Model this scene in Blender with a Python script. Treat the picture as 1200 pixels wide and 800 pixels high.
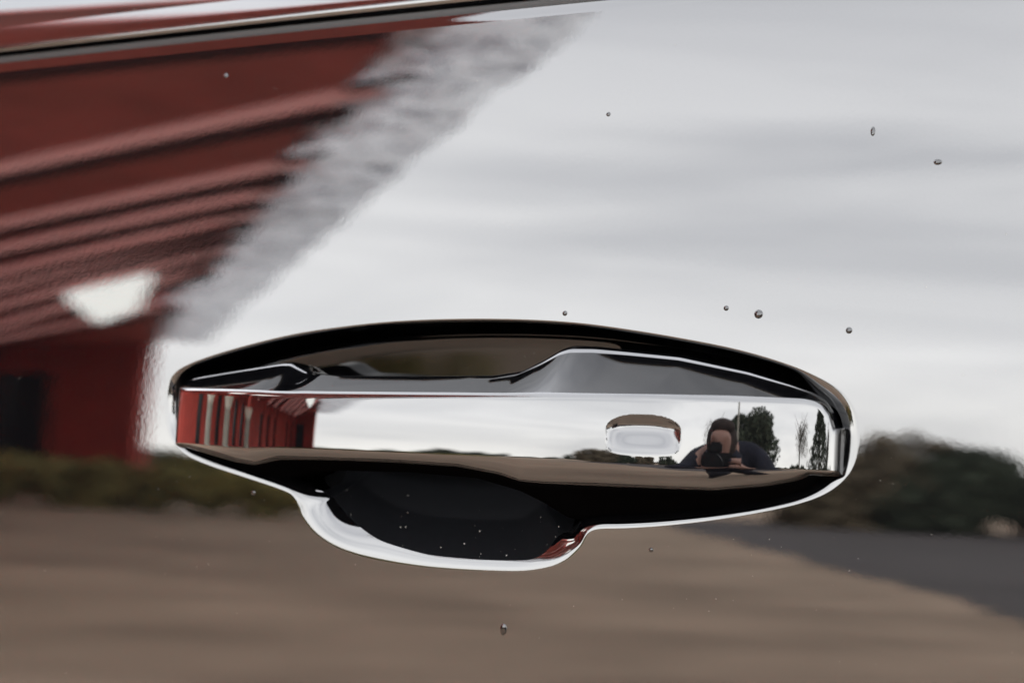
import bpy, bmesh, math, random
import numpy as np
from mathutils import Vector, Matrix
random.seed(7); rng = np.random.default_rng(7)
sc = bpy.context.scene
for o in list(bpy.data.objects): bpy.data.objects.remove(o, do_unlink=True)
col = sc.collection

# ---------------------------------------------------------------- camera
TH = math.radians(22); PIT = math.radians(2.9); ROLL = math.radians(2.5)
FPX = 80 / 36 * 1200
CAM = np.array([.75 * math.sin(TH), -.75 * math.cos(TH), .985])
FW = np.array([-math.sin(TH) * math.cos(PIT), math.cos(TH) * math.cos(PIT), math.sin(PIT)])
R0 = np.array([math.cos(TH), math.sin(TH), 0]); U0 = np.cross(R0, FW)
RT = R0 * math.cos(ROLL) + U0 * math.sin(ROLL); UP = -R0 * math.sin(ROLL) + U0 * math.cos(ROLL)
cd = bpy.data.cameras.new('camera'); cam = bpy.data.objects.new('camera', cd); col.objects.link(cam)
cd.lens = 80; cd.sensor_width = 36; cd.clip_start = .02; cd.clip_end = 2000
cam.matrix_world = Matrix(
    ((RT[0], UP[0], -FW[0], CAM[0]), (RT[1], UP[1], -FW[1], CAM[1]), (RT[2], UP[2], -FW[2], CAM[2]), (0, 0, 0, 1)))
cd.dof.use_dof = True; cd.dof.focus_distance = .735; cd.dof.aperture_fstop = 8.0; cd.dof.aperture_blades = 9
sc.camera = cam

# ---------------------------------------------------------------- sky and sun (overcast)
W = bpy.data.worlds.new('World'); sc.world = W; W.use_nodes = True
nt = W.node_tree; nt.nodes.clear()
def N(t, **k):
    n = nt.nodes.new(t)
    for a, b in k.items(): setattr(n, a, b)
    return n
def L(a, b): nt.links.new(a, b)
wo = N('ShaderNodeOutputWorld'); bg = N('ShaderNodeBackground'); L(bg.outputs[0], wo.inputs[0])
sky = N('ShaderNodeTexSky', sky_type='NISHITA', sun_disc=False)
SUN_EL, SUN_AZ = math.radians(32), math.radians(20)
sky.sun_elevation = SUN_EL; sky.sun_rotation = SUN_AZ; sky.air_density = 1; sky.dust_density = 3
hs = N('ShaderNodeHueSaturation'); hs.inputs['Saturation'].default_value = .25; L(sky.outputs[0], hs.inputs['Color'])
tc = N('ShaderNodeTexCoord'); mp = N('ShaderNodeMapping'); mp.inputs['Scale'].default_value = (1, 1, 3.6)
L(tc.outputs['Generated'], mp.inputs[0])
no = N('ShaderNodeTexNoise'); no.inputs['Distortion'].default_value = .5; no.inputs['Scale'].default_value = 2.6; no.inputs['Detail'].default_value = 6; no.inputs['Roughness'].default_value = .52
L(mp.outputs[0], no.inputs[0])
rm = N('ShaderNodeValToRGB'); L(no.outputs[0], rm.inputs[0])
rm.color_ramp.elements[0].position = .3; rm.color_ramp.elements[0].color = (.73, .74, .765, 1)
rm.color_ramp.elements[1].position = .60; rm.color_ramp.elements[1].color = (1.06, 1.06, 1.06, 1)
sx = N('ShaderNodeSeparateXYZ'); L(tc.outputs['Generated'], sx.inputs[0])
hz = N('ShaderNodeValToRGB'); L(sx.outputs[2], hz.inputs[0])     # a brighter horizon under the cloud deck
e = hz.color_ramp.elements; e[0].position = 0.0; e[0].color = (1.27, 1.25, 1.20, 1); e[1].position = 1; e[1].color = (.72, .73, .77, 1)
e2 = hz.color_ramp.elements.new(.14); e2.color = (1.17, 1.17, 1.17, 1); e3 = hz.color_ramp.elements.new(.5); e3.color = (.80, .81, .845, 1)
mu = N('ShaderNodeMix', data_type='RGBA', blend_type='MULTIPLY'); mu.inputs[0].default_value = 1
L(rm.outputs[0], mu.inputs[6]); L(hz.outputs[0], mu.inputs[7])
sc9 = N('ShaderNodeMix', data_type='RGBA', blend_type='MULTIPLY'); sc9.inputs[0].default_value = 1
L(mu.outputs[2], sc9.inputs[6]); sc9.inputs[7].default_value = (10, 10, 10, 1)
mx = N('ShaderNodeMix', data_type='RGBA'); mx.inputs[0].default_value = .93
L(hs.outputs[0], mx.inputs[6]); L(sc9.outputs[2], mx.inputs[7]); L(mx.outputs[2], bg.inputs[0]); bg.inputs[1].default_value = .1
sl = bpy.data.lights.new('sun', 'SUN'); sl.energy = .7; sl.angle = math.radians(25); sl.color = (1, .96, .9)
so = bpy.data.objects.new('sun', sl); col.objects.link(so)
sd = Vector((math.sin(SUN_AZ) * math.cos(SUN_EL), math.cos(SUN_AZ) * math.cos(SUN_EL), math.sin(SUN_EL)))
so.rotation_euler = sd.to_track_quat('Z', 'Y').to_euler()
vs = sc.view_settings; vs.view_transform = 'Standard'; vs.look = 'None'; vs.gamma = 1; vs.use_curve_mapping = False
vs.exposure = 4.1                       # exposed for what the black paint mirrors
sc.cycles.use_denoising = True; sc.cycles.max_bounces = 10; sc.cycles.glossy_bounces = 8

# ---------------------------------------------------------------- helpers
def ray(u, v):
    d = FW + RT * ((u - 600) / FPX) + UP * ((400 - v) / FPX); return d / np.linalg.norm(d)
def proj(P):
    d = np.asarray(P) - CAM; w = d @ FW
    return 600 + FPX * (d @ RT) / w, 400 - FPX * (d @ UP) / w
Z0, RZ, RX = .978, 1.0, 20.0
def fp(x, z): return (z - Z0) ** 2 / (2 * RZ) + x * x / (2 * RX)          # the door skin: y as a function of x, z
def fn(P):
    P = np.asarray(P); n = np.stack([P[..., 0] / RX, -np.ones_like(P[..., 0]), (P[..., 2] - Z0) / RZ], -1)
    return n / np.linalg.norm(n, axis=-1, keepdims=True)
def unproj(u, v, off=0.):
    d = ray(u, v); y = off
    for _ in range(12):
        p = CAM + (y - CAM[1]) / d[1] * d; y = fp(p[0], p[2]) + off
    return p
def uny(u, v, y):
    d = ray(u, v); return CAM + (y - CAM[1]) / d[1] * d
def newobj(name, me, mat=None, parent=None):
    o = bpy.data.objects.new(name, me); col.objects.link(o)
    if mat is not None and not me.materials: me.materials.append(mat)
    if parent is not None: o.parent = parent
    return o
def tag(o, label=None, cat=None, group=None, kind=None):
    for k, v in (('label', label), ('category', cat), ('group', group), ('kind', kind)):
        if v: o[k] = v
    return o
def empty(name, loc=(0, 0, 0)):
    o = bpy.data.objects.new(name, None); o.location = loc; col.objects.link(o); o.empty_display_size = .1; return o
def grid_mesh(name, P, Nrm=None, closed_u=False, closed_v=False, mask=None, flip=False):
    """P[i,j] -> quads; smooth, with the surface's own normals"""
    P = np.asarray(P, float); a, b = P.shape[:2]
    I, J = np.meshgrid(np.arange(a if closed_u else a - 1), np.arange(b if closed_v else b - 1), indexing='ij')
    i1, j1 = (I + 1) % a, (J + 1) % b
    q = np.stack([I * b + J, i1 * b + J, i1 * b + j1, I * b + j1], -1).reshape(-1, 4)
    if flip: q = q[:, ::-1]
    if mask is not None: q = q[mask.reshape(-1)[q].all(1)] if mask.dtype == bool else q
    V = P.reshape(-1, 3)
    if Nrm is not None:                       # wind the faces the way the normals point
        fnr = np.cross(V[q[:, 2]] - V[q[:, 0]], V[q[:, 3]] - V[q[:, 1]])
        if (fnr * Nrm.reshape(-1, 3)[q[:, 0]]).sum() < 0: q = q[:, ::-1]
    used, inv = np.unique(q, return_inverse=True); q = inv.reshape(-1, 4)
    me = bpy.data.meshes.new(name)
    me.vertices.add(len(used)); me.vertices.foreach_set('co', V[used].ravel())
    me.loops.add(q.size); me.loops.foreach_set('vertex_index', q.ravel().astype(np.int32))
    me.polygons.add(len(q)); me.polygons.foreach_set('loop_start', np.arange(0, q.size, 4, dtype=np.int32))
    me.update(calc_edges=True); me.validate()
    me.polygons.foreach_set('use_smooth', np.ones(len(me.polygons), bool))
    if Nrm is not None: me.normals_split_custom_set_from_vertices(Nrm.reshape(-1, 3)[used].tolist())
    return me
def grid_normals(P, closed_u=False, closed_v=False, outward=None):
    def diff(A, ax, cl):
        if cl: return np.roll(A, -1, ax) - np.roll(A, 1, ax)
        return np.gradient(A, axis=ax)
    n = np.cross(diff(P, 0, closed_u), diff(P, 1, closed_v))
    l = np.linalg.norm(n, axis=-1, keepdims=True); n = n / np.maximum(l, 1e-12)
    return n
def smooth_closed(pts, n, it=3):
    """Catmull-Rom through closed pixel outline, resampled evenly"""
    p = np.array(pts, float); m = len(p); out = []
    for i in range(m):
        a, b, c, d = p[i - 1], p[i], p[(i + 1) % m], p[(i + 2) % m]
        for t in np.linspace(0, 1, 24, endpoint=False):
            out.append(.5 * (2 * b + (c - a) * t + (2 * a - 5 * b + 4 * c - d) * t * t + (3 * b - a - 3 * c + d) * t ** 3))
    out = np.array(out); s = np.r_[0, np.cumsum(np.linalg.norm(np.diff(np.vstack([out, out[:1]]), axis=0), axis=1))]
    ss = np.linspace(0, s[-1], n, endpoint=False); o2 = np.vstack([out, out[:1]])
    q = np.stack([np.interp(ss, s, o2[:, k]) for k in (0, 1)], 1)
    for _ in range(it): q = .25 * np.roll(q, 1, 0) + .5 * q + .25 * np.roll(q, -1, 0)
    return q
def sstep(a, b, x): t = np.clip((x - a) / (b - a), 0, 1); return t * t * (3 - 2 * t)

# ---------------------------------------------------------------- materials
MATS = {}
def mat(name, color, rough=.6, spec=.5, noise=None, bump=None, emit=None, ior=None, detail=4):
    m = bpy.data.materials.new(name); m.use_nodes = True; t = m.node_tree; b = t.nodes['Principled BSDF']
    b.inputs['Base Color'].default_value = (*color, 1); b.inputs['Roughness'].default_value = rough
    b.inputs['Specular IOR Level'].default_value = spec
    if ior: b.inputs['IOR'].default_value = ior
    c = None
    if noise or bump: c = t.nodes.new('ShaderNodeTexCoord')
    if noise:
        s, k = noise
        n = t.nodes.new('ShaderNodeTexNoise'); n.inputs['Scale'].default_value = s; n.inputs['Detail'].default_value = detail
        t.links.new(c.outputs['Object'], n.inputs[0])
        r = t.nodes.new('ShaderNodeValToRGB'); t.links.new(n.outputs[0], r.inputs[0])
        r.color_ramp.elements[0].position = .3; r.color_ramp.elements[1].position = .7
        r.color_ramp.elements[0].color = (*[x * (1 - k) for x in color], 1)
        r.color_ramp.elements[1].color = (*[min(1, x * (1 + k)) for x in color], 1)
        t.links.new(r.outputs[0], b.inputs['Base Color'])
    if bump:
        s, st, dist = bump
        n = t.nodes.new('ShaderNodeTexNoise'); n.inputs['Scale'].default_value = s; n.inputs['Detail'].default_value = 2
        t.links.new(c.outputs['Object'], n.inputs[0])
        bm_ = t.nodes.new('ShaderNodeBump'); bm_.inputs['Strength'].default_value = st; bm_.inputs['Distance'].default_value = dist
        t.links.new(n.outputs[0], bm_.inputs['Height']); t.links.new(bm_.outputs[0], b.inputs['Normal'])
    if emit:
        b.inputs['Emission Color'].default_value = (*emit[0], 1); b.inputs['Emission Strength'].default_value = emit[1]
    MATS[name] = m; return m
PAINT = mat('black_paint', (.0006, .0006, .0007), .015, .5, bump=(600, .35, .0000065), ior=1.5)
PAINT_H = mat('black_handle_paint', (.0006, .0006, .0007), .012, .5, ior=1.5)
RUBBER = mat('rubber', (.0016, .0017, .0017), .5, .25)
TRIM = mat('gloss_trim', (.0006, .0006, .0007), .05, .5, ior=1.55)
GLASS = mat('tinted_glass', (.002, .003, .003), .0, .5, ior=1.52)
RED = mat('red_boards', (.60, .150, .140), .40, .5, noise=(3.0, .18), bump=(14, .5, .01))
DBEAM = mat('shaded_beam', (.07, .03, .03), .8, .2)  # shade under the soffit ribs put into the colour
LITEDGE = mat('lit_edge_pink', (.6, .36, .33), .5, .5)  # added translucent sheet, stands in for sky light on the rib edges
_t = LITEDGE.node_tree; _tr = _t.nodes.new('ShaderNodeBsdfTranslucent'); _tr.inputs[0].default_value = (.90, .62, .58, 1); _mx = _t.nodes.new('ShaderNodeMixShader'); _mx.inputs[0].default_value = .8
_t.links.new(_t.nodes['Principled BSDF'].outputs[0], _mx.inputs[1]); _t.links.new(_tr.outputs[0], _mx.inputs[2]); _t.links.new(_mx.outputs[0], _t.nodes['Material Output'].inputs[0])
REDW = mat('red_wall_boards', (.52, .085, .065), .6, .3, noise=(2.0, .2))
DARKW = mat('dark_glazing', (.012, .012, .014), .2, .5)
GREYV = mat('translucent_sheet', (.62, .62, .64), .6, .3, noise=(2.6, .3), bump=(12, .4, .04))
_t = GREYV.node_tree; _b = _t.nodes['Principled BSDF']; _tr = _t.nodes.new('ShaderNodeBsdfTranslucent'); _mx = _t.nodes.new('ShaderNodeMixShader'); _mx.inputs[0].default_value = .85
_c = _t.nodes.new('ShaderNodeTexCoord'); _v = _t.nodes.new('ShaderNodeTexNoise'); _v.inputs['Scale'].default_value = 10; _v.inputs['Detail'].default_value = 3; _v.inputs['Distortion'].default_value = 1.5
_r = _t.nodes.new('ShaderNodeValToRGB'); _r.color_ramp.elements[0].position = .36; _r.color_ramp.elements[0].color = (.22, .22, .25, 1); _r.color_ramp.elements[1].position = .52; _r.color_ramp.elements[1].color = (.97, .97, .97, 1)
_t.links.new(_c.outputs['Object'], _v.inputs[0]); _t.links.new(_v.outputs[0], _r.inputs[0]); _t.links.new(_r.outputs[0], _tr.inputs[0])
_t.links.new(_b.outputs[0], _mx.inputs[1]); _t.links.new(_tr.outputs[0], _mx.inputs[2]); _t.links.new(_mx.outputs[0], _t.nodes['Material Output'].inputs[0])
ROOF = mat('dark_roof', (.08, .08, .085), .8, .2, noise=(2, .2))
POST = mat('grey_post', (.30, .29, .25), .7, .3, noise=(5, .15))
WHITE = mat('white_capital', (.72, .70, .62), .6, .3)
LAMP = mat('lamp_glow', (.8, .8, .8), .5, .2, emit=((.96, 1, .96), 1.0))
GRAVEL = mat('gravel_ground', (.35, .262, .193), .95, .1, noise=(1.1, .26), bump=(30, .6, .03), detail=9)
ASPH = mat('asphalt', (.085, .075, .072), .9, .2, noise=(.8, .15))
LEAF = mat('shrub_leaves', (.16, .13, .085), .7, .2, noise=(1.2, .4))
HEDGE = mat('hedge_leaves', (.27, .23, .085), .7, .2, noise=(1.5, .35))
CONIF = mat('conifer_needles', (.055, .068, .046), .8, .1, noise=(1.2, .35))
TWIG = mat('bare_twigs', (.13, .115, .09), .9, .1, noise=(2, .3))
BARK = mat('bark', (.10, .08, .06), .9, .1, noise=(6, .3))
# dust flecks in the paint of the bowl
def add_flecks(m, scale, thr, colr):
    t = m.node_tree; b = t.nodes['Principled BSDF']
    c = t.nodes.new('ShaderNodeTexCoord'); v = t.nodes.new('ShaderNodeTexVoronoi'); v.inputs['Scale'].default_value = scale
    t.links.new(c.outputs['Object'], v.inputs['Vector'])
    lt = t.nodes.new('ShaderNodeMath'); lt.operation = 'LESS_THAN'; t.links.new(v.outputs['Distance'], lt.inputs[0]); lt.inputs[1].default_value = thr
    mx = t.nodes.new('ShaderNodeMix'); mx.data_type = 'RGBA'; t.links.new(lt.outputs[0], mx.inputs[0])
    mx.inputs[6].default_value = b.inputs['Base Color'].default_value; mx.inputs[7].default_value = (*colr, 1)
    t.links.new(mx.outputs[2], b.inputs['Base Color'])

# ---------------------------------------------------------------- ground
def sheet(name, pts, z, m, label=None):
    me = bpy.data.meshes.new(name); me.from_pydata([(x, y, z) for x, y in pts], [], [list(range(len(pts)))]); me.update()
    return tag(newobj(name, me, m), kind='structure')
sheet('ground', [(-300, -300), (300, -300), (300, 300), (-300, 300)], 0, GRAVEL)
edge_pts = [(float(np.interp(t, [0, .4, .76, 1], [-5.9, -3.2, -.87, .5])) + random.uniform(-.10, .10) + .03 * math.sin(t * 31), float(np.interp(t, [0, .4, .76, 1], [-18.6, -12.6, -7.2, -3.9]))) for t in np.linspace(0, 1, 70)]
sheet('asphalt_lane', edge_pts + [(1.8, -3.2), (5.5, -6), (6.5, -15), (1.0, -17.5), (-1.6, -21.5), (-6.8, -21.5)], .006, ASPH)

# ---------------------------------------------------------------- car door
door = tag(empty('car_door', (0, 0, .3)), 'glossy black car door mirroring a red building, grey sky and brown gravel', 'car door')
def dchild(name, me, m, parent=None):
    o = newobj(name, me, m); o.parent = parent or door
    o.matrix_parent_inverse = Matrix.Translation((0, 0, -.3)) if parent is None else Matrix.Identity(4)
    return o
OUT = [(193, 472), (195, 455), (200, 442), (212, 431), (240, 419), (290, 404), (350, 390), (420, 380), (480, 375), (550, 373), (620, 374), (680, 378),
       (740, 386), (800, 396), (860, 408), (910, 422), (950, 437), (980, 453), (998, 472), (1006, 495), (1007, 518), (1003, 541), (993, 559), (973, 576),
       (945, 588), (900, 599), (840, 609), (780, 616), (735, 619), (702, 620), (690, 625), (682, 640), (667, 655), (645, 665), (612, 670), (560, 669), (500, 665),
       (445, 657), (403, 645), (373, 628), (354, 606), (345, 584), (333, 575), (290, 560), (240, 543), (214, 530), (200, 514), (194, 494)]
NO = 900
opx = smooth_closed(OUT, NO, 4)
O3 = np.array([unproj(u, v) for u, v in opx])                       # opening edge on the skin
# belt line (upper edge of the skin), a gently rising line of the car
BELT = [(-60, 92), (0, 86), (240, 57), (560, 28), (850, 1), (1300, -43)]
bx = np.array([unproj(u, v) for u, v in BELT])
pf = np.polyfit(bx[:, 0], bx[:, 2], 2)
def zbelt(x): return np.polyval(pf, x)
XA, XB, ZLO = -.62, .62, .32
cen = unproj(600, 495)
ang = np.arctan2(O3[:, 2] - cen[2], O3[:, 0] - cen[0])
outer = []
for k in range(NO):
    dx, dz = math.cos(ang[k]), math.sin(ang[k]); t = 9.
    if dx > 0: t = min(t, (XB - cen[0]) / dx)
    if dx < 0: t = min(t, (XA - cen[0]) / dx)
    if dz < 0: t = min(t, (ZLO - cen[2]) / dz)
    lo, hi = 0., t
    if cen[2] + dz * t > zbelt(cen[0] + dx * t):
        for _ in range(40):
            mid = .5 * (lo + hi)
            if cen[2] + dz * mid > zbelt(cen[0] + dx * mid): hi = mid
            else: lo = mid
        t = lo
    outer.append((cen[0] + dx * t, 0, cen[2] + dz * t))
outer = np.array(outer)
rows, nrm = [], []
for t in np.linspace(1, 0, 60) ** 1.6:
    P = O3 * (1 - t) + outer * t; P[:, 1] = fp(P[:, 0], P[:, 2]); rows.append(P); nrm.append(fn(P))
tan = np.roll(O3, -2, 0) - np.roll(O3, 2, 0); tan /= np.linalg.norm(tan, axis=1, keepdims=True)
No = fn(O3); nin = np.cross(No, tan)
nin *= np.sign(((cen - O3) * nin).sum(1))[:, None]; nin /= np.linalg.norm(nin, axis=1, keepdims=True)
opu, opv = opx[:, 0], opx[:, 1]
rr = np.full(NO, .0042)
lobe = sstep(340, 380, opu) * (1 - sstep(670, 700, opu)) * (opv > 560)
right = sstep(930, 1000, opu)
rr = .0042 + .0030 * lobe + .0016 * (opv > 520) * (1 - lobe) + .0035 * right - .0030 * (opv < 450) * (1 - right) + .0025 * (opu < 206)
for _ in range(30): rr = .25 * np.roll(rr, 1) + .5 * rr + .25 * np.roll(rr, -1)
lobe = sstep(344, 350, opu) * (1 - sstep(672, 690, opu)) * (opv > 575)
left = lobe * (1 - sstep(375, 450, opu)); rgt = lobe * sstep(628, 662, opu)
for _ in range(10): lobe, left, rgt = [.25 * np.roll(w, 1) + .5 * w + .25 * np.roll(w, -1) for w in (lobe, left, rgt)]
wl = np.interp(opu, [344, 350, 372, 400, 440, 500, 560, 625, 640, 660, 685], [.0115, .0120, .0118, .0100, .0066, .0043, .0038, .0038, .0050, .0085, .0090])   # width of the bowl's lip
for _ in range(14): wl = .25 * np.roll(wl, 1) + .5 * wl + .25 * np.roll(wl, -1)
BL = np.radians(16 + 16 * left + 12 * rgt)                                  # tilt reached at its inner crease
lipr = right * (1 - lobe)                                                 # the right end has a broad flat lip too
wl = wl * (1 - lipr) + .0052 * lipr; BL = BL * (1 - lipr) + math.radians(15) * lipr; lipw = np.maximum(lobe, lipr)
BE = np.radians(np.full(NO, 84.))
lipn = np.concatenate([np.linspace(.04, 1, 18)]); gacc = np.zeros(NO); prev = 0.
for f_ in lipn:
    be = BE * f_; sb, cb = np.sin(be), np.cos(be)
    P = O3 + nin * (rr * sb)[:, None] - No * (rr * (1 - cb))[:, None]; n1 = No * cb[:, None] + nin * sb[:, None]
    b2 = BL * (f_ ** .75); bm_ = BL * (((f_ + prev) / 2) ** .75); gacc = gacc + np.tan(bm_) * (f_ - prev); prev = f_
    Q = O3 + nin * (wl * f_)[:, None] - No * (wl * gacc)[:, None]; n2 = No * np.cos(b2)[:, None] + nin * np.sin(b2)[:, None]
    lw = lipw[:, None]; n_ = n1 * (1 - lw) + n2 * lw
    rows.append(P * (1 - lw) + Q * lw); nrm.append(n_ / np.linalg.norm(n_, axis=1, keepdims=True))
PG, NG = np.array(rows), np.array(nrm)
me = grid_mesh('outer_panel', PG, NG, closed_v=True)
panel = dchild('outer_panel', me, PAINT)
# the recess behind the handle
E = PG[-1]; ep = nin
spine_u = np.clip(opu, 290, 900)
sp_v = np.interp(spine_u, [290, 400, 600, 900], [495, 520, 530, 520])
DEP = .056
S3 = np.array([unproj(u, v, .030 if w < 455 else DEP) for u, v, w in zip(spine_u, sp_v, opv)])
rows = []
lu = np.interp(opu, [345, 420, 620, 690], [455, 490, 575, 610]); L3 = np.array([unproj(u, 531, .056) for u in lu])
ld = np.hypot(L3[:, 0] - E[:, 0], L3[:, 2] - E[:, 2]); DD = L3[:, 1] - E[:, 1]; kk = DD
topw = 1 - sstep(438, 470, opv)
for t in np.linspace(0, 1, 64) ** 1.7:
    lat = t ** 1.35; dep = (1 - (1 - t) ** 2.4) * (1 - topw) + (.93 * (1 - np.exp(-t / .03)) + .07 * t) * topw
    P = E.copy(); P[:, 0] += (S3 - E)[:, 0] * lat; P[:, 2] += (S3 - E)[:, 2] * lat; P[:, 1] += (S3 - E)[:, 1] * dep
    Q = E.copy(); Q[:, 0] += (L3 - E)[:, 0] * t; Q[:, 2] += (L3 - E)[:, 2] * t; Q[:, 1] += DD * (1 - (1 - t) ** 1.12)
    rows.append(P * (1 - lobe[:, None]) + Q * lobe[:, None])
RG = np.array(rows); RN = grid_normals(RG, closed_v=True)
if (RN[3] * ep).sum() < 0: RN = -RN
RN[0] = NG[-1] * (1 - lipw[:, None]) + RN[0] * lipw[:, None]
BOWL = mat('black_recess_paint', (.0006, .0006, .0007), .03, .5, ior=1.25)
add_flecks(BOWL, 300, .055, (.02, .02, .02))
CUP = mat('satin_cup', (.0017, .0018, .0021), .5, .02)
cols = np.broadcast_to(lobe > .5, RG.shape[:2]); dil = cols | np.roll(cols, 1, 1) | np.roll(cols, -1, 1)
recess = dchild('handle_recess', grid_mesh('handle_recess', RG, RN, closed_v=True, mask=~cols), BOWL)
dchild('finger_cup', grid_mesh('finger_cup', RG, RN, closed_v=True, mask=dil), CUP)

# ---------------------------------------------------------------- door handle (one lofted body)
UA = [205, 240, 300, 370, 500, 600, 720, 770, 835, 930, 975]
AA = [-31, -23, -10, -2.2, -1.2, 0, 3.4, 8.5, 16.8, 25.5, 31]
UA[0] = 208; UA[-1] = 969; ya = np.full(len(UA), -.02)
for _ in range(6):                                                        # front line of the grip seen from above: slope given, depth follows
    xa = np.array([uny(u, 515, y)[0] for u, y in zip(UA, ya)])
    xs = np.linspace(xa[0], xa[-1], 620); al = np.radians(np.interp(xs, xa, AA))
    for _ in range(60): al[1:-1] = .25 * al[:-2] + .5 * al[1:-1] + .25 * al[2:]
    ys = np.r_[0, np.cumsum(np.tan(.5 * (al[1:] + al[:-1])) * np.diff(xs))]
    ys += (fp(xs[-1], 1.) - .008) - ys[-1]; ya = np.interp(xa, xs, ys)
def roll(x, y, a0, a1, length, n, sgn):
    out = []; ds = length / n
    for k in range(1, n + 1):
        a = a0 + (a1 - a0) * (k - .5) / n; x += sgn * ds * math.cos(a); y += sgn * ds * math.sin(a); out.append((x, y))
    return out
rR = roll(xs[-1], ys[-1], al[-1], math.radians(84), .0062, 30, 1); rR += [(rR[-1][0] + .0001 * k, rR[-1][1] + .0016 * k) for k in range(1, 7)]
rL = roll(xs[0], ys[0], al[0], math.radians(-84), .005, 24, -1); rL += [(rL[-1][0] - .0001 * k, rL[-1][1] + .003 * k) for k in range(1, 9)]
SX = np.r_[[p[0] for p in rL[::-1]], xs, [p[0] for p in rR]]; SY = np.r_[[p[1] for p in rL[::-1]], ys, [p[1] for p in rR]]
nS = len(SX); iL, iR = len(rL), len(rL) + len(xs)
LT = np.array([(190, 456), (205, 449), (240, 440), (300, 430), (336, 424), (347, 424), (354, 429), (366, 436), (400, 439.5), (500, 440), (580, 439), (612, 434), (640, 420), (660, 408), (672, 404.5), (700, 405.5),
               (800, 416), (880, 434), (930, 450), (955, 460), (972, 471), (981, 485), (985, 500)])
LR = np.array([(190, 458), (205, 454), (260, 456), (345, 459), (500, 460.5), (700, 462), (850, 464), (940, 467), (956, 470), (966, 477), (972, 488), (975, 500)])
LB = np.array([(190, 506), (203, 510), (215, 516), (270, 539), (320, 560), (345, 566), (375, 553), (400, 551), (480, 553), (560, 560), (610, 575), (640, 590), (665, 606), (690, 611), (780, 608), (860, 600), (920, 588), (950, 576), (968, 560), (977, 538), (990, 528)])
xga, xgb = uny(352, 432, -.012)[0], uny(650, 415, -.012)[0]
wg = sstep(xga - .004, xga + .009, SX) * (1 - sstep(xgb - .030, xgb + .022, SX))
ybase = fp(SX, 1.0)
yT = np.maximum((1 - wg) * (ybase + .003 - .02 * np.maximum(ybase - SY, 0)) + wg * (SY + .0135), SY + .0012)
wgB = sstep(xga - .004, xga + .016, SX) * (1 - sstep(xgb - .02, xgb + .02, SX))
yB = np.maximum((1 - wgB) * (ybase + .009) + wgB * (SY + .020), SY + .0012)
def zline(Lp, x, y):
    z = np.full_like(x, 1.0)
    for _ in range(8):
        u, v = proj(np.stack([x, y, z], -1)); tv = np.interp(u, Lp[:, 0], Lp[:, 1]); z = z + (v - tv) * .75 / FPX
    return z
def sm(a, n):
    for _ in range(n): a = np.r_[a[0], .25 * a[:-2] + .5 * a[1:-1] + .25 * a[2:], a[-1]]
    return a
zT, zR, zB = sm(zline(LT, SX, yT), 6), sm(zline(LR, SX, SY), 12), sm(zline(LB, SX, yB), 12)
ZH = .985; RV = .20
zR = np.minimum(zR, zT - .0008); zR = np.maximum(zR, ZH + .003)
zB = np.minimum(zB, ZH - .003)
yR = SY + (zR - ZH) ** 2 / (2 * RV)
def bez2(A, B, C, n, end=True):
    t = np.linspace(0, 1, n, endpoint=end)[:, None, None]
    return (1 - t) ** 2 * A + 2 * t * (1 - t) * B + t * t * C
def seg(A, B, n):
    t = np.linspace(0, 1, n, endpoint=False)[:, None, None]; return A + (B - A) * t
pt = lambda z, y: np.stack([z, y], -1)
Tp, Rp, Bp = pt(zT, yT), pt(zR, yR), pt(zB, yB)
back = np.where(wg > 0, 1, 1) * .0
backT = pt(zT - .0006, yT + .012 * (1 - wg) + .002); backB = pt(zB + .0006, yB + .012 * (1 - wg) + .002)
def toward(A, B, d): 
    v = B - A; l = np.linalg.norm(v, axis=-1, keepdims=True); return A + v / np.maximum(l, 1e-9) * np.minimum(d, l * .45)
sl_ = pt(zR - ZH, (zR - ZH) * 0)      # slope of the front face at the ridge
rf = np.minimum(.0020, .3 * (zR - ZH))
R_dn = pt(zR - rf, SY + (zR - rf - ZH) ** 2 / (2 * RV))
parts = []
parts.append(seg(backT, toward(Tp, backT, .0014), 6))
parts.append(bez2(toward(Tp, backT, .0014), Tp, toward(Tp, Rp, .0014), 10, False))
# slightly hollow upper slope
A, B = toward(Tp, Rp, .0014), toward(Rp, Tp, .0010)
nrm2 = np.stack([-(B - A)[:, 1], (B - A)[:, 0]], -1)
mid = .5 * (A + B) + nrm2 * .015
NSL = 70
t = (np.linspace(0, 1, NSL, endpoint=False) ** 1.9)[:, None, None]
slp = (1 - t) ** 2 * A + 2 * t * (1 - t) * mid + t * t * B
lsl = np.linalg.norm(B - A, axis=-1); nu = nrm2 / np.maximum(np.linalg.norm(nrm2, axis=-1, keepdims=True), 1e-9)
bead = .00055 * np.exp(-((t[:, :, 0] * lsl[None] - .0016) / .0009) ** 2) * sstep(.006, .010, lsl)[None] * (1 - wg)[None]     # raised bead along the pods' upper edge
parts.append(slp + nu[None] * bead[..., None])
parts.append(bez2(B, Rp, R_dn, 12, False))
t = np.linspace(0, 1, 54, endpoint=False)[:, None]
zz = (zR - rf)[None] * (1 - t) + ZH * t
parts.append(np.stack([zz, SY[None] + (zz - ZH) ** 2 / (2 * RV)], -1))
H0 = pt(np.full(nS, ZH), SY); hz_ = ZH - zB
S0 = pt(ZH - np.minimum(.0078, .55 * hz_), SY + np.minimum(.0024, .25 * (yB - SY)))
M0 = S0 + (Bp - S0) * .16
C1 = pt(ZH - np.minimum(.0055, .35 * hz_), SY)
t = np.linspace(0, 1, 44, endpoint=False)[:, None, None]
parts.append((1 - t) ** 3 * H0 + 3 * t * (1 - t) ** 2 * C1 + 3 * t * t * (1 - t) * S0 + t ** 3 * M0)
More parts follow.
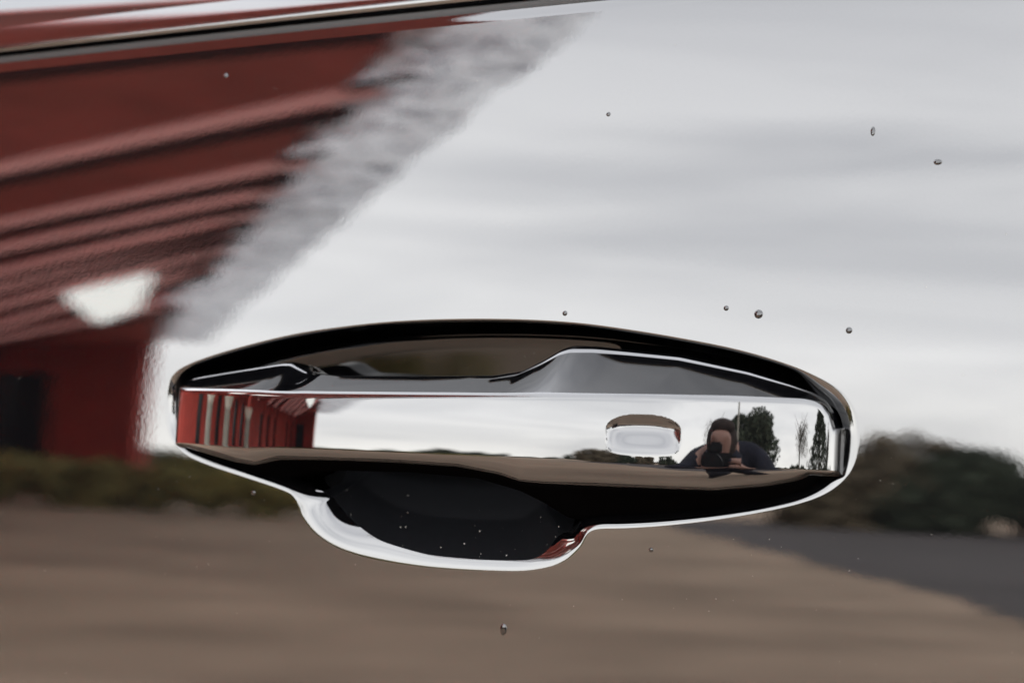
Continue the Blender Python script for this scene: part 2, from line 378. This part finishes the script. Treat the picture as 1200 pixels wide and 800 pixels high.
parts.append(seg(M0, Bp, 6))
parts.append(seg(Bp, backB, 8)); parts.append(seg(backB, backT, 8))
prof = np.concatenate(parts)                                            # [k, station, (z,y)]
HG = np.stack([np.broadcast_to(SX[None], prof.shape[:2]), prof[..., 1], prof[..., 0]], -1).transpose(1, 0, 2).copy()
HN = grid_normals(HG, closed_v=True)
kf = 6 + 10 + NSL + 12 + 20
if HN[nS // 2, kf, 1] > 0: HN = -HN
# finger dimple of the lock sensor
uu, vv = proj(HG.reshape(-1, 3)); uu = uu.reshape(HG.shape[:2]); vv = vv.reshape(HG.shape[:2])
front = np.zeros(HG.shape[:2], bool); front[:, 6 + 10 + 24:6 + 10 + NSL + 12 + 54 + 22] = True
du = (uu - 754) / 43.5; dv = -(vv - (510 + .035 * (uu - 754))) / 23.5
pe = 4 - 1.5 * sstep(0, .8, dv); q = (np.abs(du) ** pe + np.abs(dv) ** pe) ** (1 / pe)
prof_v = np.where(dv < .6, sstep(-1.1, .66, dv), 1 - .6 * sstep(.6, 1.0, dv))
dep = .0021 * np.clip(1 - q ** 4, 0, 1) ** .75 * prof_v * front
HG = HG - HN * dep[..., None]
HN2 = grid_normals(HG, closed_v=True)
if HN2[nS // 2, kf, 1] > 0: HN2 = -HN2
ins = front & (q < 1.0)
faces_in = ins
iM = 6 + 10 + NSL + 12 + 54 + 31                                          # profile index where the satin underside starts
und = np.zeros(HG.shape[:2], bool); und[:, iM:] = True
top_ = np.ones(HG.shape[:2], bool); top_[:, iM + 1:] = False
me = grid_mesh('door_handle', HG, HN2, closed_v=True, mask=~(front & (q < .985)) & top_)
handle = dchild('door_handle', me, PAINT_H)
grow = ins.copy()
for ax in (0, 1):
    for s_ in (1, -1): grow |= np.roll(ins, s_, ax)
SATIN = mat('satin_black_plastic', (.0006, .0006, .0007), .9, .0)
und[:, 0] = True; top_[:, 0] = True
um = grid_mesh('grip_underside', HG, HN2, closed_v=True, mask=und)
newobj('grip_underside', um, SATIN).parent = handle
dm = grid_mesh('sensor_dimple', HG - HN2 * 2e-5 * (~(front & (q < .985)))[..., None], HN2, closed_v=True, mask=grow & front)
dimple = newobj('sensor_dimple', dm, PAINT_H); dimple.parent = handle

# ---------------------------------------------------------------- belt seal, trim, window glass
xb = np.linspace(XA, XB, 160)
def strip(name, prof_pts, m):
    """prof_pts: list of (dz above the belt line, dy into the car)"""
    pr = np.array(prof_pts); P = np.zeros((len(xb), len(pr), 3))
    sl2 = np.gradient(zbelt(xb), xb)
    for j, (dz, dy) in enumerate(pr):
        z = zbelt(xb) + dz * np.array([1.0]); P[:, j] = np.stack([xb, fp(xb, zbelt(xb)) + dy + 0 * xb, z], -1)
    Nn = grid_normals(P)
    if Nn[80, len(pr) // 2, 1] > 0: Nn = -Nn
    return dchild(name, grid_mesh(name, P, Nn), m)
slope = (zbelt(0) - Z0) / RZ
# folded upper edge of the skin
strip('belt_edge', [(0, 0), (.0012, .0012 * (slope + .05)), (.0024, .0024 * (slope + .03)), (.0036, .0036 * (slope + .035))], PAINT)
strip('window_seal', [(.0030, .0085), (.0050, .0078), (.0075, .0076), (.0095, .0078), (.0105, .009)], RUBBER)
tr = []
for k in range(22):
    s_ = k / 21; tr.append((.0078 + .0112 * s_, .0040 + .0112 * (.25 * s_ + .02 * s_ * s_) + .0010 * (1 - s_) ** 8 * 3))
strip('belt_trim', tr, TRIM)
strip('window_glass', [(.0180, .0090), (.03, .0120), (.05, .019), (.10, .042), (.25, .135)], GLASS)

# ---------------------------------------------------------------- the red building mirrored in the door
def box_mesh(name, pts8):
    me = bpy.data.meshes.new(name)
    me.from_pydata([tuple(p) for p in pts8], [], [(0, 3, 2, 1), (4, 5, 6, 7), (0, 1, 5, 4), (1, 2, 6, 5), (2, 3, 7, 6), (3, 0, 4, 7)]); me.update(); return me
def prism(name, poly, z0, z1, m, parent=None):
    """poly: 4 corner points in plan"""
    return newobj(name, box_mesh(name, [(x, y, z0) for x, y in poly] + [(x, y, z1) for x, y in poly]), m, parent)
def lerp(a, b, t): return np.asarray(a, float) * (1 - t) + np.asarray(b, float) * t
H = 3.2
house = tag(empty('red_house', (0, 0, 0)), 'red boarded building with wide canopy, grey verge and posts, mirrored in the door', 'building')
WL = (np.array([-13.6, -17.7]), np.array([-9.4, 2.0]))                  # wing wall
def hit_wing(p, d):
    a, b = WL; e = b - a
    M = np.array([[d[0], -e[0]], [d[1], -e[1]]]); t = np.linalg.solve(M, a - p); return p + d * t[0]
EI = (np.array([-9.10, -14.15]), np.array([-2.11, -3.81]))              # inner line of the verge
def on_edge(p, d):
    a, b = EI; e = b - a
    M = np.array([[d[0], -e[0]], [d[1], -e[1]]]); t = np.linalg.solve(M, a - p); return p + d * t[0]
LINES = [((-3.0, -1.75), (-1.35, -2.55)), ((-3.3, -3.75), (-2.3, -3.5)), ((-4.5, -5.56), (-2.5, -4.36)), ((-5.59, -7.15), (-3.31, -5.59)), ((-6.28, -8.14), (-3.83, -6.31)), ((-7.14, -9.36), (-4.5, -7.16)),
         ((-7.84, -10.35), (-5.04, -7.86)), ((-8.8, -11.71), (-5.68, -8.79)), ((-10.16, -13.63), (-7.7, -11.14)), ((-11.3, -15.3), (-8.4, -12.6)), ((-12.6, -17.2), (-10.3, -16.2))]
ends = []
for a, b in LINES:
    a, b = np.array(a), np.array(b); d = a - b
    ends.append((on_edge(a, d), hit_wing(a, d)))
# last line: the back wall
ends[-1] = (np.array([-10.2, -16.25]), WL[0].copy())
def tri_board(name, near, far, low, high, m, parent):
    (nr, nl), (fr, fl) = near, far
    zb = H + .07
    pts = [(*nr, low), (*nl, low), (*fl, high), (*fr, high), (*nr, zb), (*nl, zb), (*fl, zb), (*fr, zb)]
    return newobj(name, box_mesh(name, pts), m, parent)
SLOT = .17
def inward(k):
    p_, q_ = ends[k]; d_ = (q_ - p_) / np.linalg.norm(q_ - p_); n_ = np.array([d_[1], -d_[0]])
    return d_, (-n_ if n_[1] > 0 else n_)
for k in range(len(ends) - 1):
    d_, n_ = inward(k); p_, q_ = ends[k]; o_ = n_ * SLOT if k else n_ * 0
    tri_board('soffit_board', (p_ + o_, q_ + o_), ends[k + 1], H + .03, H - .03, RED, house)
    if k:                                                                  # added pink strips imitate sky-lit rib edges, dark beams carry painted underside shade
        prism('lit_edge_strip', [p_ + n_ * .004, q_ + n_ * .004, q_ + n_ * (SLOT - .004), p_ + n_ * (SLOT - .004)], H - .020, H - .012, LITEDGE, house)
        prism('soffit_beam', [p_ + d_ * .3 + n_ * SLOT, q_ + n_ * SLOT, q_ + n_ * (SLOT + .07), p_ + d_ * .3 + n_ * (SLOT + .07)], H - .09, H + .01, DBEAM, house)
        e_ = p_; v_ = p_ - d_ * .32
        prism('verge_bar', [e_, v_, v_ + n_ * .03, e_ + n_ * .03], H - .06, H - .03, ROOF, house)
EO = (np.array([-8.42, -14.16]), np.array([-1.68, -3.83]))
def eo_at(p):                                                           # matching point on the outer verge line
    a, b = EO; e = (b - a) / np.linalg.norm(b - a); return a + e * (np.dot(p - a, e)) + np.array([.05, -.03])
for k in range(1, len(ends) - 1):
    p, q = ends[k][0], ends[k + 1][0]
    o1, o2 = eo_at(p), eo_at(q)
    n = 14
    bm = bmesh.new(); top = []
    for i in range(n + 1):
        row = []
        for j in range(6):
            P = lerp(lerp(p, q, i / n), lerp(o1, o2, i / n), j / 5)
            row.append(bm.verts.new((P[0], P[1], H + .06 - .10 * math.sin(math.pi * i / n) ** .5 + rng.uniform(-.035, .035))))
        top.append(row)
    for i in range(n):
        for j in range(5): bm.faces.new((top[i][j], top[i][j + 1], top[i + 1][j + 1], top[i + 1][j]))
    me = bpy.data.meshes.new('verge_tile'); bm.normal_update(); bm.to_mesh(me); bm.free(); newobj('verge_tile', me, GREYV, house)
# back wall and wing: upright boards with dark glazing between them
def wall_run(a, b, n, pattern, thick, h, parent):
    a, b = np.asarray(a, float), np.asarray(b, float); d = (b - a) / np.linalg.norm(b - a); nrm = np.array([d[1], -d[0]])
    if np.dot(nrm, -a) < 0: nrm = -nrm
    L_ = np.linalg.norm(b - a); x = 0.; tot = sum(w for w, _ in pattern); sc_ = L_ / tot
    for w, kind in pattern:
        w *= sc_; p, q = a + d * x, a + d * (x + w); x += w
        if kind == 'r':
            prism('wall_board', [p + d * .01, q - d * .01, q - d * .01 + nrm * thick, p + d * .01 + nrm * thick], 0, h, REDW, parent)
        else:
            f = prism('wall_base', [p, q, q + nrm * thick * .5, p + nrm * thick * .5], 0, .55, REDW, parent)
            prism('window_pane', [p, q, q + nrm * .03, p + nrm * .03], .55, 2.6, DARKW, parent)
            prism('window_head', [p, q, q + nrm * thick * .5, p + nrm * thick * .5], 2.6, h, REDW, parent)
wall_run(ends[-1][0], WL[0], 0, [(.55, 'r'), (.55, 'r'), (.5, 'r'), (1.7, 'g'), (.5, 'r')], .12, H + .2, house)
pat = []
for i in range(17): pat += [(.62, 'r'), (.5, 'g')] if i % 4 != 2 else [(.62, 'r'), (.62, 'r')]
wall_run(WL[0], WL[1], 0, pat, .2, H + .2, house)
# posts under the canopy, each with a pale capital
def post(x, y, r=.17):
    def cone(nm, r1, r2, z0, z1, m, par):
        bm = bmesh.new(); bmesh.ops.create_cone(bm, cap_ends=True, segments=20, radius1=r1, radius2=r2, depth=z1 - z0, matrix=Matrix.Translation((x, y, (z0 + z1) / 2)))
        me = bpy.data.meshes.new(nm); bm.to_mesh(me); bm.free(); return newobj(nm, me, m, par)
    o = cone('post', r * 1.1, r, 0, 1.62, POST, house)
    cone('capital', r, r * 1.7, 1.62, 1.86, WHITE, o); cone('shaft', r * .6, r * .6, 1.86, H + .1, REDW, o)
for x, y in ((-6.0, -2.9), (-6.2, -1.75), (-6.6, -4.9)): post(x, y)
for poly in ([(-7.02, -9.95), (-5.68, -8.74), (-6.9, -10.6), (-8.1, -12.0)], [(-6.4, -4.6), (-5.0, -4.1), (-4.7, -4.9), (-6.1, -5.4)], [(-6.3, -2.7), (-4.9, -2.2), (-4.6, -2.9), (-6.0, -3.4)]):
    prism('lamp_panel', poly, H - .30, H - .20, LAMP, house)

# ---------------------------------------------------------------- vegetation
def leaf_cloud(name, pts, size, m, parent, flat=.5):
    n = len(pts); pts = np.asarray(pts)
    a = rng.normal(size=(n, 3)); a /= np.linalg.norm(a, axis=1, keepdims=True)
    b = np.cross(a, rng.normal(size=(n, 3))); b /= np.linalg.norm(b, axis=1, keepdims=True)
    s = (size * rng.uniform(.5, 1.3, n))[:, None]
    V = np.stack([pts + a * s, pts + b * s * flat, pts - a * s, pts - b * s * flat], 1).reshape(-1, 3)
    me = bpy.data.meshes.new(name); me.from_pydata(V.tolist(), [], np.arange(4 * n).reshape(-1, 4).tolist()); me.update()
    return newobj(name, me, m, parent)
def blob_points(c, rad, n, lumps=9):
    """points in an uneven crown made of many lumps"""
    c = np.array(c); rad = np.array(rad); out = []
    for k in range(lumps):
        d = rng.normal(size=3); d /= np.linalg.norm(d); lc = c + d * rad * rng.uniform(.25, .72); lr = rad * rng.uniform(.28, .5)
        p = rng.normal(size=(n // lumps, 3)); p /= np.linalg.norm(p, axis=1, keepdims=True)
        out.append(lc + p * lr * rng.uniform(.55, 1.05, (n // lumps, 1)))
    return np.vstack(out)
def trunk(x, y, h, r, parent, limbs=5, spread=.6):
    bm = bmesh.new()
    def lm(a, b, r1, r2):
        a, b = Vector(a), Vector(b); d = b - a
        bmesh.ops.create_cone(bm, cap_ends=True, segments=8, radius1=r1, radius2=r2, depth=d.length, matrix=Matrix.Translation((a + b) / 2) @ d.to_track_quat('Z', 'Y').to_matrix().to_4x4())
    lm((x, y, 0), (x, y, h), r, r * .45)
    for k in range(limbs):
        t = random.uniform(.45, .95); an = random.uniform(0, 6.28); z = h * t
        lm((x, y, z), (x + math.cos(an) * spread * h * .5, y + math.sin(an) * spread * h * .5, z + h * .35), r * .4, r * .1)
    me = bpy.data.meshes.new('trunk'); bm.to_mesh(me); bm.free(); return newobj('trunk', me, BARK, parent)
def shrub(x, y, w, h, m, label, n=2200, size=.14, cat='shrub', name='shrub'):
    o = tag(empty(name, (0, 0, 0)), label, cat)
    trunk(x, y, h * .5, .06, o, 4, .8)
    leaf_cloud('crown', np.abs(blob_points((x, y, h * .42), (w / 2, w / 2 * .8, h * .62), n) * [1, 1, 1] - [0, 0, .02]) * [np.sign(x) or 1, np.sign(y), 1], size, m, o); return o
def tree(x, y, h, w, m, label, name='tree', n=5000, size=.25, base=.25):
    o = tag(empty(name, (0, 0, 0)), label, 'tree')
    trunk(x, y, h * .6, h * .025, o, 7, .5)
    leaf_cloud('crown', blob_points((x, y, h * (1 + base) / 2), (w / 2, w / 2, h * (1 - base) / 2), n, 16), size, m, o); return o
def conifer(x, y, h, w, label):
    o = tag(empty('conifer_tree', (0, 0, 0)), label, 'tree')
    trunk(x, y, h * .9, h * .02, o, 0)
    n = 4200; t = rng.uniform(.04, 1, n) ** .8; an = rng.uniform(0, 6.283, n); tier = .72 + .28 * np.abs(np.sin(t * 22))
    r = (1 - t) * w / 2 * tier * rng.uniform(.2, 1, n) ** .4 * (1 + .18 * np.sin(an * 5 + t * 9))
    leaf_cloud('crown', np.stack([x + r * np.cos(an), y + r * np.sin(an), t * h], -1), .24, CONIF, o, .35); return o
def bare(x, y, h, w, label):
    o = tag(empty('bare_tree', (0, 0, 0)), label, 'tree')
    trunk(x, y, h * .8, h * .018, o, 10, .5)
    leaf_cloud('crown', blob_points((x, y, h * .62), (w / 2, w / 2, h * .4), 1500, 10), .28, TWIG, o, .06); return o
shrub(-4.7, -21.0, 3.0, 2.5, LEAF, 'olive brown shrub nearest the handle, tallest of the mirrored shrub row', n=5000)
shrub(-3.4, -20.6, 2.8, 2.2, CONIF, 'dark green shrub, second from the handle in the mirrored shrub row', n=5000)
shrub(-2.4, -21.4, 2.4, 2.0, LEAF, 'brown shrub in the middle of the mirrored shrub row', n=4000)
shrub(-1.2, -20.4, 2.6, 1.6, LEAF, 'low brown shrub near the right edge of the mirrored shrub row', n=4000)
shrub(.4, -20.6, 3.4, 1.8, CONIF, 'dark shrub at the right end of the mirrored shrub row', n=4000)
hd = tag(empty('hedge', (0, 0, 0)), 'low yellow green hedge mirrored along the foot of the red building', 'hedge')
hp = []
for k in range(40):
    t = k / 39; c = lerp((-11.6, -13.2), (-6.3, -13.9), t); hp.append(blob_points((c[0], c[1], .48), (.45, .5, .52), 260, 4))
leaf_cloud('foliage', np.vstack(hp), .10, HEDGE, hd)
tree(12.6, -26.0, 7.2, 7.4, CONIF, 'big round dark green tree mirrored near the right end of the handle', 'round_tree', n=16000, size=.2, base=.0)
bare(8.0, -26.0, 6.2, 4.4, 'bare grey tree mirrored between photographer and round tree')
bare(19.2, -24.0, 6.6, 3.6, 'thin bare tree mirrored left of the conifers')
conifer(23.0, -22.5, 8.2, 5.6, 'tallest pointed conifer mirrored near the handle end')
conifer(25.5, -20.5, 6.0, 5.4, 'shorter conifer mirrored beside the tallest one')
tree(29.5, -20.0, 6.2, 5.0, LEAF, 'brown bushy tree mirrored at the very end of the handle', 'bushy_tree', n=8000)
fw = []
for az in np.linspace(-75, 75, 150):
    a = math.radians(az); r = 95 + 12 * math.sin(az * .31); hh = 1.5 + .8 * math.sin(az * .7) + rng.uniform(0, .6)
    fw.append(blob_points((r * math.sin(a), -r * math.cos(a), hh * .45), (1.9, 1.5, hh * .55), 60, 3))
tag(leaf_cloud('far_wood', np.vstack(fw), .7, CONIF, None), 'dark far-off wood along the mirrored horizon', 'wood', kind='stuff')

# ---------------------------------------------------------------- street lamp seen thin in the handle
lp = tag(empty('street_lamp', (0, 0, 0)), 'thin grey street lamp pole mirrored in the handle beside the round tree', 'street lamp')
bm = bmesh.new(); lx, ly = 8.9, -21.0
bmesh.ops.create_cone(bm, cap_ends=True, segments=10, radius1=.10, radius2=.06, depth=8.4, matrix=Matrix.Translation((lx, ly, 4.2)))
me = bpy.data.meshes.new('pole'); bm.to_mesh(me); bm.free(); newobj('pole', me, POST, lp)
bm = bmesh.new(); bmesh.ops.create_cube(bm, size=1, matrix=Matrix.Translation((lx - .7, ly, 8.75)) @ Matrix.Rotation(.45, 4, 'Y') @ Matrix.Diagonal((1.9, .12, .09, 1)))
me = bpy.data.meshes.new('arm'); bm.to_mesh(me); bm.free(); newobj('arm', me, POST, lp)

# ---------------------------------------------------------------- the photographer, crouching behind the lens
JACKET = mat('navy_jacket', (.012, .013, .022), .8, .2, noise=(12, .4)); SKIN = mat('skin', (.34, .19, .15), .55, .4, noise=(20, .12))
JEANS = mat('dark_trousers', (.015, .015, .02), .85, .2); HAIR = mat('dark_hair', (.045, .034, .030), .8, .1, noise=(40, .3)); BLK = mat('camera_black', (.01, .01, .01), .35, .4)
SOLE = mat('boots', (.01, .009, .008), .7, .3)
B = -FW; c0 = CAM
def V3(b, r=0., u=0.): return c0 + B * b + R0 * r + np.array([0, 0, u])
person = None
bmv, bme, rad = [], [], []
def chain(pts, parent=-1):
    for p, r in pts:
        bmv.append(tuple(p)); rad.append(r); i = len(bmv) - 1
        if parent >= 0: bme.append((parent, i))
        parent = i
    return parent
pel = chain([((.68, -1.55, .56), .155)])
sp1 = chain([((.63, -1.45, .74), .15), ((.565, -1.32, .94), .17)], pel)
nk = chain([((.52, -1.21, 1.055), .064), (V3(.435, 0, .055), .055)], sp1)
hd_ = chain([(V3(.425, 0, .115), .094), (V3(.435, 0, .170), .088)], nk)
chain([(V3(.345, 0, .105), .013)], nk + 1)                               # nose
sr = chain([((.74, -1.22, 1.02), .085), ((.70, -.98, .86), .056), (V3(.125, .135, -.065), .036), (V3(.095, .088, -.012), .030)], sp1)
sl2 = chain([((.37, -1.33, 1.02), .085), ((.115, -1.0, .87), .056), (V3(.115, -.075, -.085), .036), (V3(.070, -.012, -.060), .030)], sp1)
for k in range(4): chain([(V3(.060 + .004 * k, .088, .018 - .018 * k), .0095), (V3(.040, .075, .018 - .018 * k), .0085), (V3(.038, .052, .016 - .018 * k), .0075)], sr)
chain([(V3(.12, .075, .008), .010), (V3(.13, .055, .014), .008)], sr)
for k in range(4): chain([(V3(.055 - .016 * k + .03, .018, -.056), .0095), (V3(.055 - .016 * k + .03, .042, -.042), .0085), (V3(.055 - .016 * k + .03, .050, -.020), .0075)], sl2)
chain([(V3(.075, -.046, -.045), .010), (V3(.068, -.052, -.018), .008)], sl2)
for s_, kx, ky, kz, ax, ay in ((-1, .46, -1.10, .50, .50, -1.26), (1, .84, -1.2, .16, .94, -1.64)):
    chain([((.68 + s_ * .10, -1.52, .52), .115), ((kx, ky, kz), .075), ((ax, ay, .10), .052), ((ax - .02, ay + .04, .05), .045), ((ax - .07, ay + .14, .04), .038)], pel)
me = bpy.data.meshes.new('person'); me.from_pydata(bmv, bme, []); me.update()
tmp = bpy.data.objects.new('person_skin', me); col.objects.link(tmp)
m1 = tmp.modifiers.new('s', 'SKIN'); m1.use_smooth_shade = True
for i, r in enumerate(rad): me.skin_vertices[0].data[i].radius = (r, r)
me.skin_vertices[0].data[0].use_root = True
m2 = tmp.modifiers.new('d', 'SUBSURF'); m2.levels = 2; m2.render_levels = 2
bpy.context.view_layer.update(); dg = bpy.context.evaluated_depsgraph_get()
pm = bpy.data.meshes.new_from_object(tmp.evaluated_get(dg)); bpy.data.objects.remove(tmp, do_unlink=True)
pm.materials.clear()
for m_ in (JACKET, SKIN, JEANS, HAIR, SOLE): pm.materials.append(m_)
headc = V3(.425, 0, .115); hR, hL = np.array(bmv[sr]), np.array(bmv[sl2])
for p in pm.polygons:
    c = np.array(p.center); p.use_smooth = True; k = 0
    if c[2] < .075: k = 4
    elif c[2] < .60: k = 2
    if np.linalg.norm(c - headc) < .17 and c[2] > headc[2] - .12: k = 1
    if min(np.linalg.norm(c - hR), np.linalg.norm(c - hL)) < .075 and (c - c0) @ B < .135: k = 1
    p.material_index = k
person = newobj('person', pm); tag(person, 'dark-haired person in navy jacket holding a camera, mirrored in the handle', 'person')
def ball(name, c, r, m, parent, sy=1., sz=1., seg_=16, frame=True):
    bm = bmesh.new(); bmesh.ops.create_uvsphere(bm, u_segments=seg_, v_segments=seg_ // 2, radius=r)
    M = Matrix(((R0[0], B[0], 0, c[0]), (R0[1], B[1], 0, c[1]), (0, 0, 1, c[2]), (0, 0, 0, 1))) @ Matrix.Diagonal((1, sy, sz, 1))
    bm.transform(M); me = bpy.data.meshes.new(name); bm.to_mesh(me); bm.free(); me.polygons.foreach_set('use_smooth', [True] * len(me.polygons)); return newobj(name, me, m, parent)
FR = Matrix(((R0[0], B[0], 0, c0[0]), (R0[1], B[1], 0, c0[1]), (0, 0, 1, c0[2]), (0, 0, 0, 1)))
ball('hair', V3(.462, 0, .128), .088, HAIR, person, .95, 1.08)
ball('fringe', V3(.418, .006, .182), .066, HAIR, person, .9, .55)
ball('collar', V3(.452, 0, .018), .105, JACKET, person, .8, .55)
ball('hood', V3(.50, .0, .045), .125, JACKET, person, .7, .6)
for s_ in (-1, 1): ball('eye', V3(.357, s_ * .028, .122), .0065, BLK, person)
ball('mouth', V3(.350, 0, .072), .020, mat('lips', (.26, .10, .09), .5), person, .5, .35)
for s_ in (-1, 1): ball('ear', V3(.440, s_ * .066, .105), .015, SKIN, person, .7, 1.5)
cm = tag(empty('photo_camera', (0, 0, 0)), 'black camera held at the photographer\'s face, mirrored in the handle', 'camera')
FR = Matrix(((R0[0], B[0], 0, c0[0]), (R0[1], B[1], 0, c0[1]), (0, 0, 1, c0[2]), (0, 0, 0, 1)))
def cbox(name, dims, at_):
    bm = bmesh.new(); bmesh.ops.create_cube(bm, size=1, matrix=Matrix.Diagonal((*dims, 1))); bmesh.ops.bevel(bm, geom=bm.edges[:], offset=min(dims) * .18, segments=2, affect='EDGES')
    bm.transform(FR @ Matrix.Translation(at_)); me = bpy.data.meshes.new(name); bm.to_mesh(me); bm.free(); newobj(name, me, BLK, cm)
cbox('body', (.136, .055, .092), (.006, .125, -.005)); cbox('prism', (.05, .055, .035), (.0, .125, .056)); cbox('grip', (.03, .035, .08), (.070, .092, -.008))
bm = bmesh.new(); bmesh.ops.create_cone(bm, cap_ends=True, segments=28, radius1=.036, radius2=.034, depth=.085, matrix=FR @ Matrix.Translation((0, .058, 0)) @ Matrix.Rotation(math.pi / 2, 4, 'X'))
me = bpy.data.meshes.new('lens'); bm.to_mesh(me); bm.free(); newobj('lens', me, BLK, cm)

# ---------------------------------------------------------------- droplets and dust on the paint
DROP = mat('water_on_black', (.0012, .0012, .0012), .0, .5, ior=1.33)
def droplet(u, v, r, label, asp=1.):
    P = unproj(u, v); n = Vector(fn(P)); q = n.to_track_quat('Z', 'Y').to_matrix().to_4x4()
    bm = bmesh.new(); bmesh.ops.create_uvsphere(bm, u_segments=16, v_segments=10, radius=1)
    bmesh.ops.bisect_plane(bm, geom=bm.verts[:] + bm.edges[:] + bm.faces[:], plane_co=(0, 0, .25), plane_no=(0, 0, -1), clear_outer=True)
    bmesh.ops.contextual_create(bm, geom=[e for e in bm.edges if e.is_boundary])
    bm.transform(Matrix.Translation(P + np.array(n) * 1e-5) @ q @ Matrix.Diagonal((r, r * asp, r * .36, 1)) @ Matrix.Translation((0, 0, -.25)))
    me = bpy.data.meshes.new('water_droplet'); bm.to_mesh(me); bm.free(); me.polygons.foreach_set('use_smooth', [len(p.vertices) < 8 for p in me.polygons])
    tag(newobj('water_droplet', me, DROP), label, 'droplet', 'droplets on the black door')
droplet(889, 368, .0015, 'largest clear droplet on the door, just above the handle opening')
droplet(1099, 190, .0014, 'small flattened droplet high on the right of the door', .7)
droplet(995, 387, .0011, 'small droplet up and right of the handle opening')
droplet(851, 361, .0009, 'tiny droplet just left of the largest droplet')
droplet(662, 367, .0009, 'tiny droplet over the crest of the handle opening')
droplet(713, 134, .0008, 'tiny droplet in the upper middle of the door')
droplet(590, 737, .0013, 'small droplet low on the door under the bowl', 1.6)
droplet(763, 644, .0008, 'tiny droplet just below the handle opening, right of the bowl')
droplet(297, 577, .0010, 'droplet under the lower left rim of the handle opening')
droplet(265, 89, .0009, 'tiny droplet over the mirrored red boards')
droplet(1023, 154, .0008, 'thin upright droplet high on the right of the door', 2.0)
bm = bmesh.new()
DUST = mat('dust', (.10, .095, .085), .9, .1)
for _ in range(130):
    u, v = (random.uniform(180, 1060), random.uniform(540, 720)) if random.random() < .45 else (random.uniform(0, 1200), random.uniform(0, 800))
    uw, vw = (u, v)
    k = np.argmin((opx[:, 0] - u) ** 2 + (opx[:, 1] - v) ** 2)
    if (np.array([u, v]) - opx[k]) @ (np.array([600, 495]) - opx[k]) > -2000: continue
    P = unproj(u, v); bmesh.ops.create_icosphere(bm, subdivisions=1, radius=random.uniform(.00006, .00018), matrix=Matrix.Translation(P))
for _ in range(190):                                                       # specks lying in the bowl
    k = random.randrange(NO); r_ = random.randrange(4, 46)
    if lobe[k] < .9: continue
    bmesh.ops.create_icosphere(bm, subdivisions=1, radius=random.uniform(.00010, .00040) * random.random() ** .5, matrix=Matrix.Translation(RG[r_, k]))
me = bpy.data.meshes.new('dust'); bm.to_mesh(me); bm.free(); tag(newobj('dust', me, DUST), kind='stuff')

# ---------------------------------------------------------------- the rest of the car behind the door
sec = [(.07, .22), (.055, .30), (.05, .60), (.06, .95), (.085, 1.14), (.30, 1.46), (1.3, 1.48), (1.62, 1.1), (1.66, .5), (1.6, .22)]
P = np.array([[(x, y, z) for y, z in sec] for x in (-1.9, -1.85, 1.85, 1.9)], float); P[0, :, 1:] = P[0, :, 1:] * .98 + np.array([.015, .014]); P[3, :, 1:] = P[3, :, 1:] * .98 + np.array([.015, .014])
me = grid_mesh('body_shell', P, closed_v=True); me.polygons.foreach_set('use_smooth', [False] * len(me.polygons))
bm = bmesh.new(); bm.from_mesh(me); bmesh.ops.holes_fill(bm, edges=[e for e in bm.edges if e.is_boundary]); bmesh.ops.recalc_face_normals(bm, faces=bm.faces[:]); bm.to_mesh(me); bm.free()
dchild('body_shell', me, RUBBER)
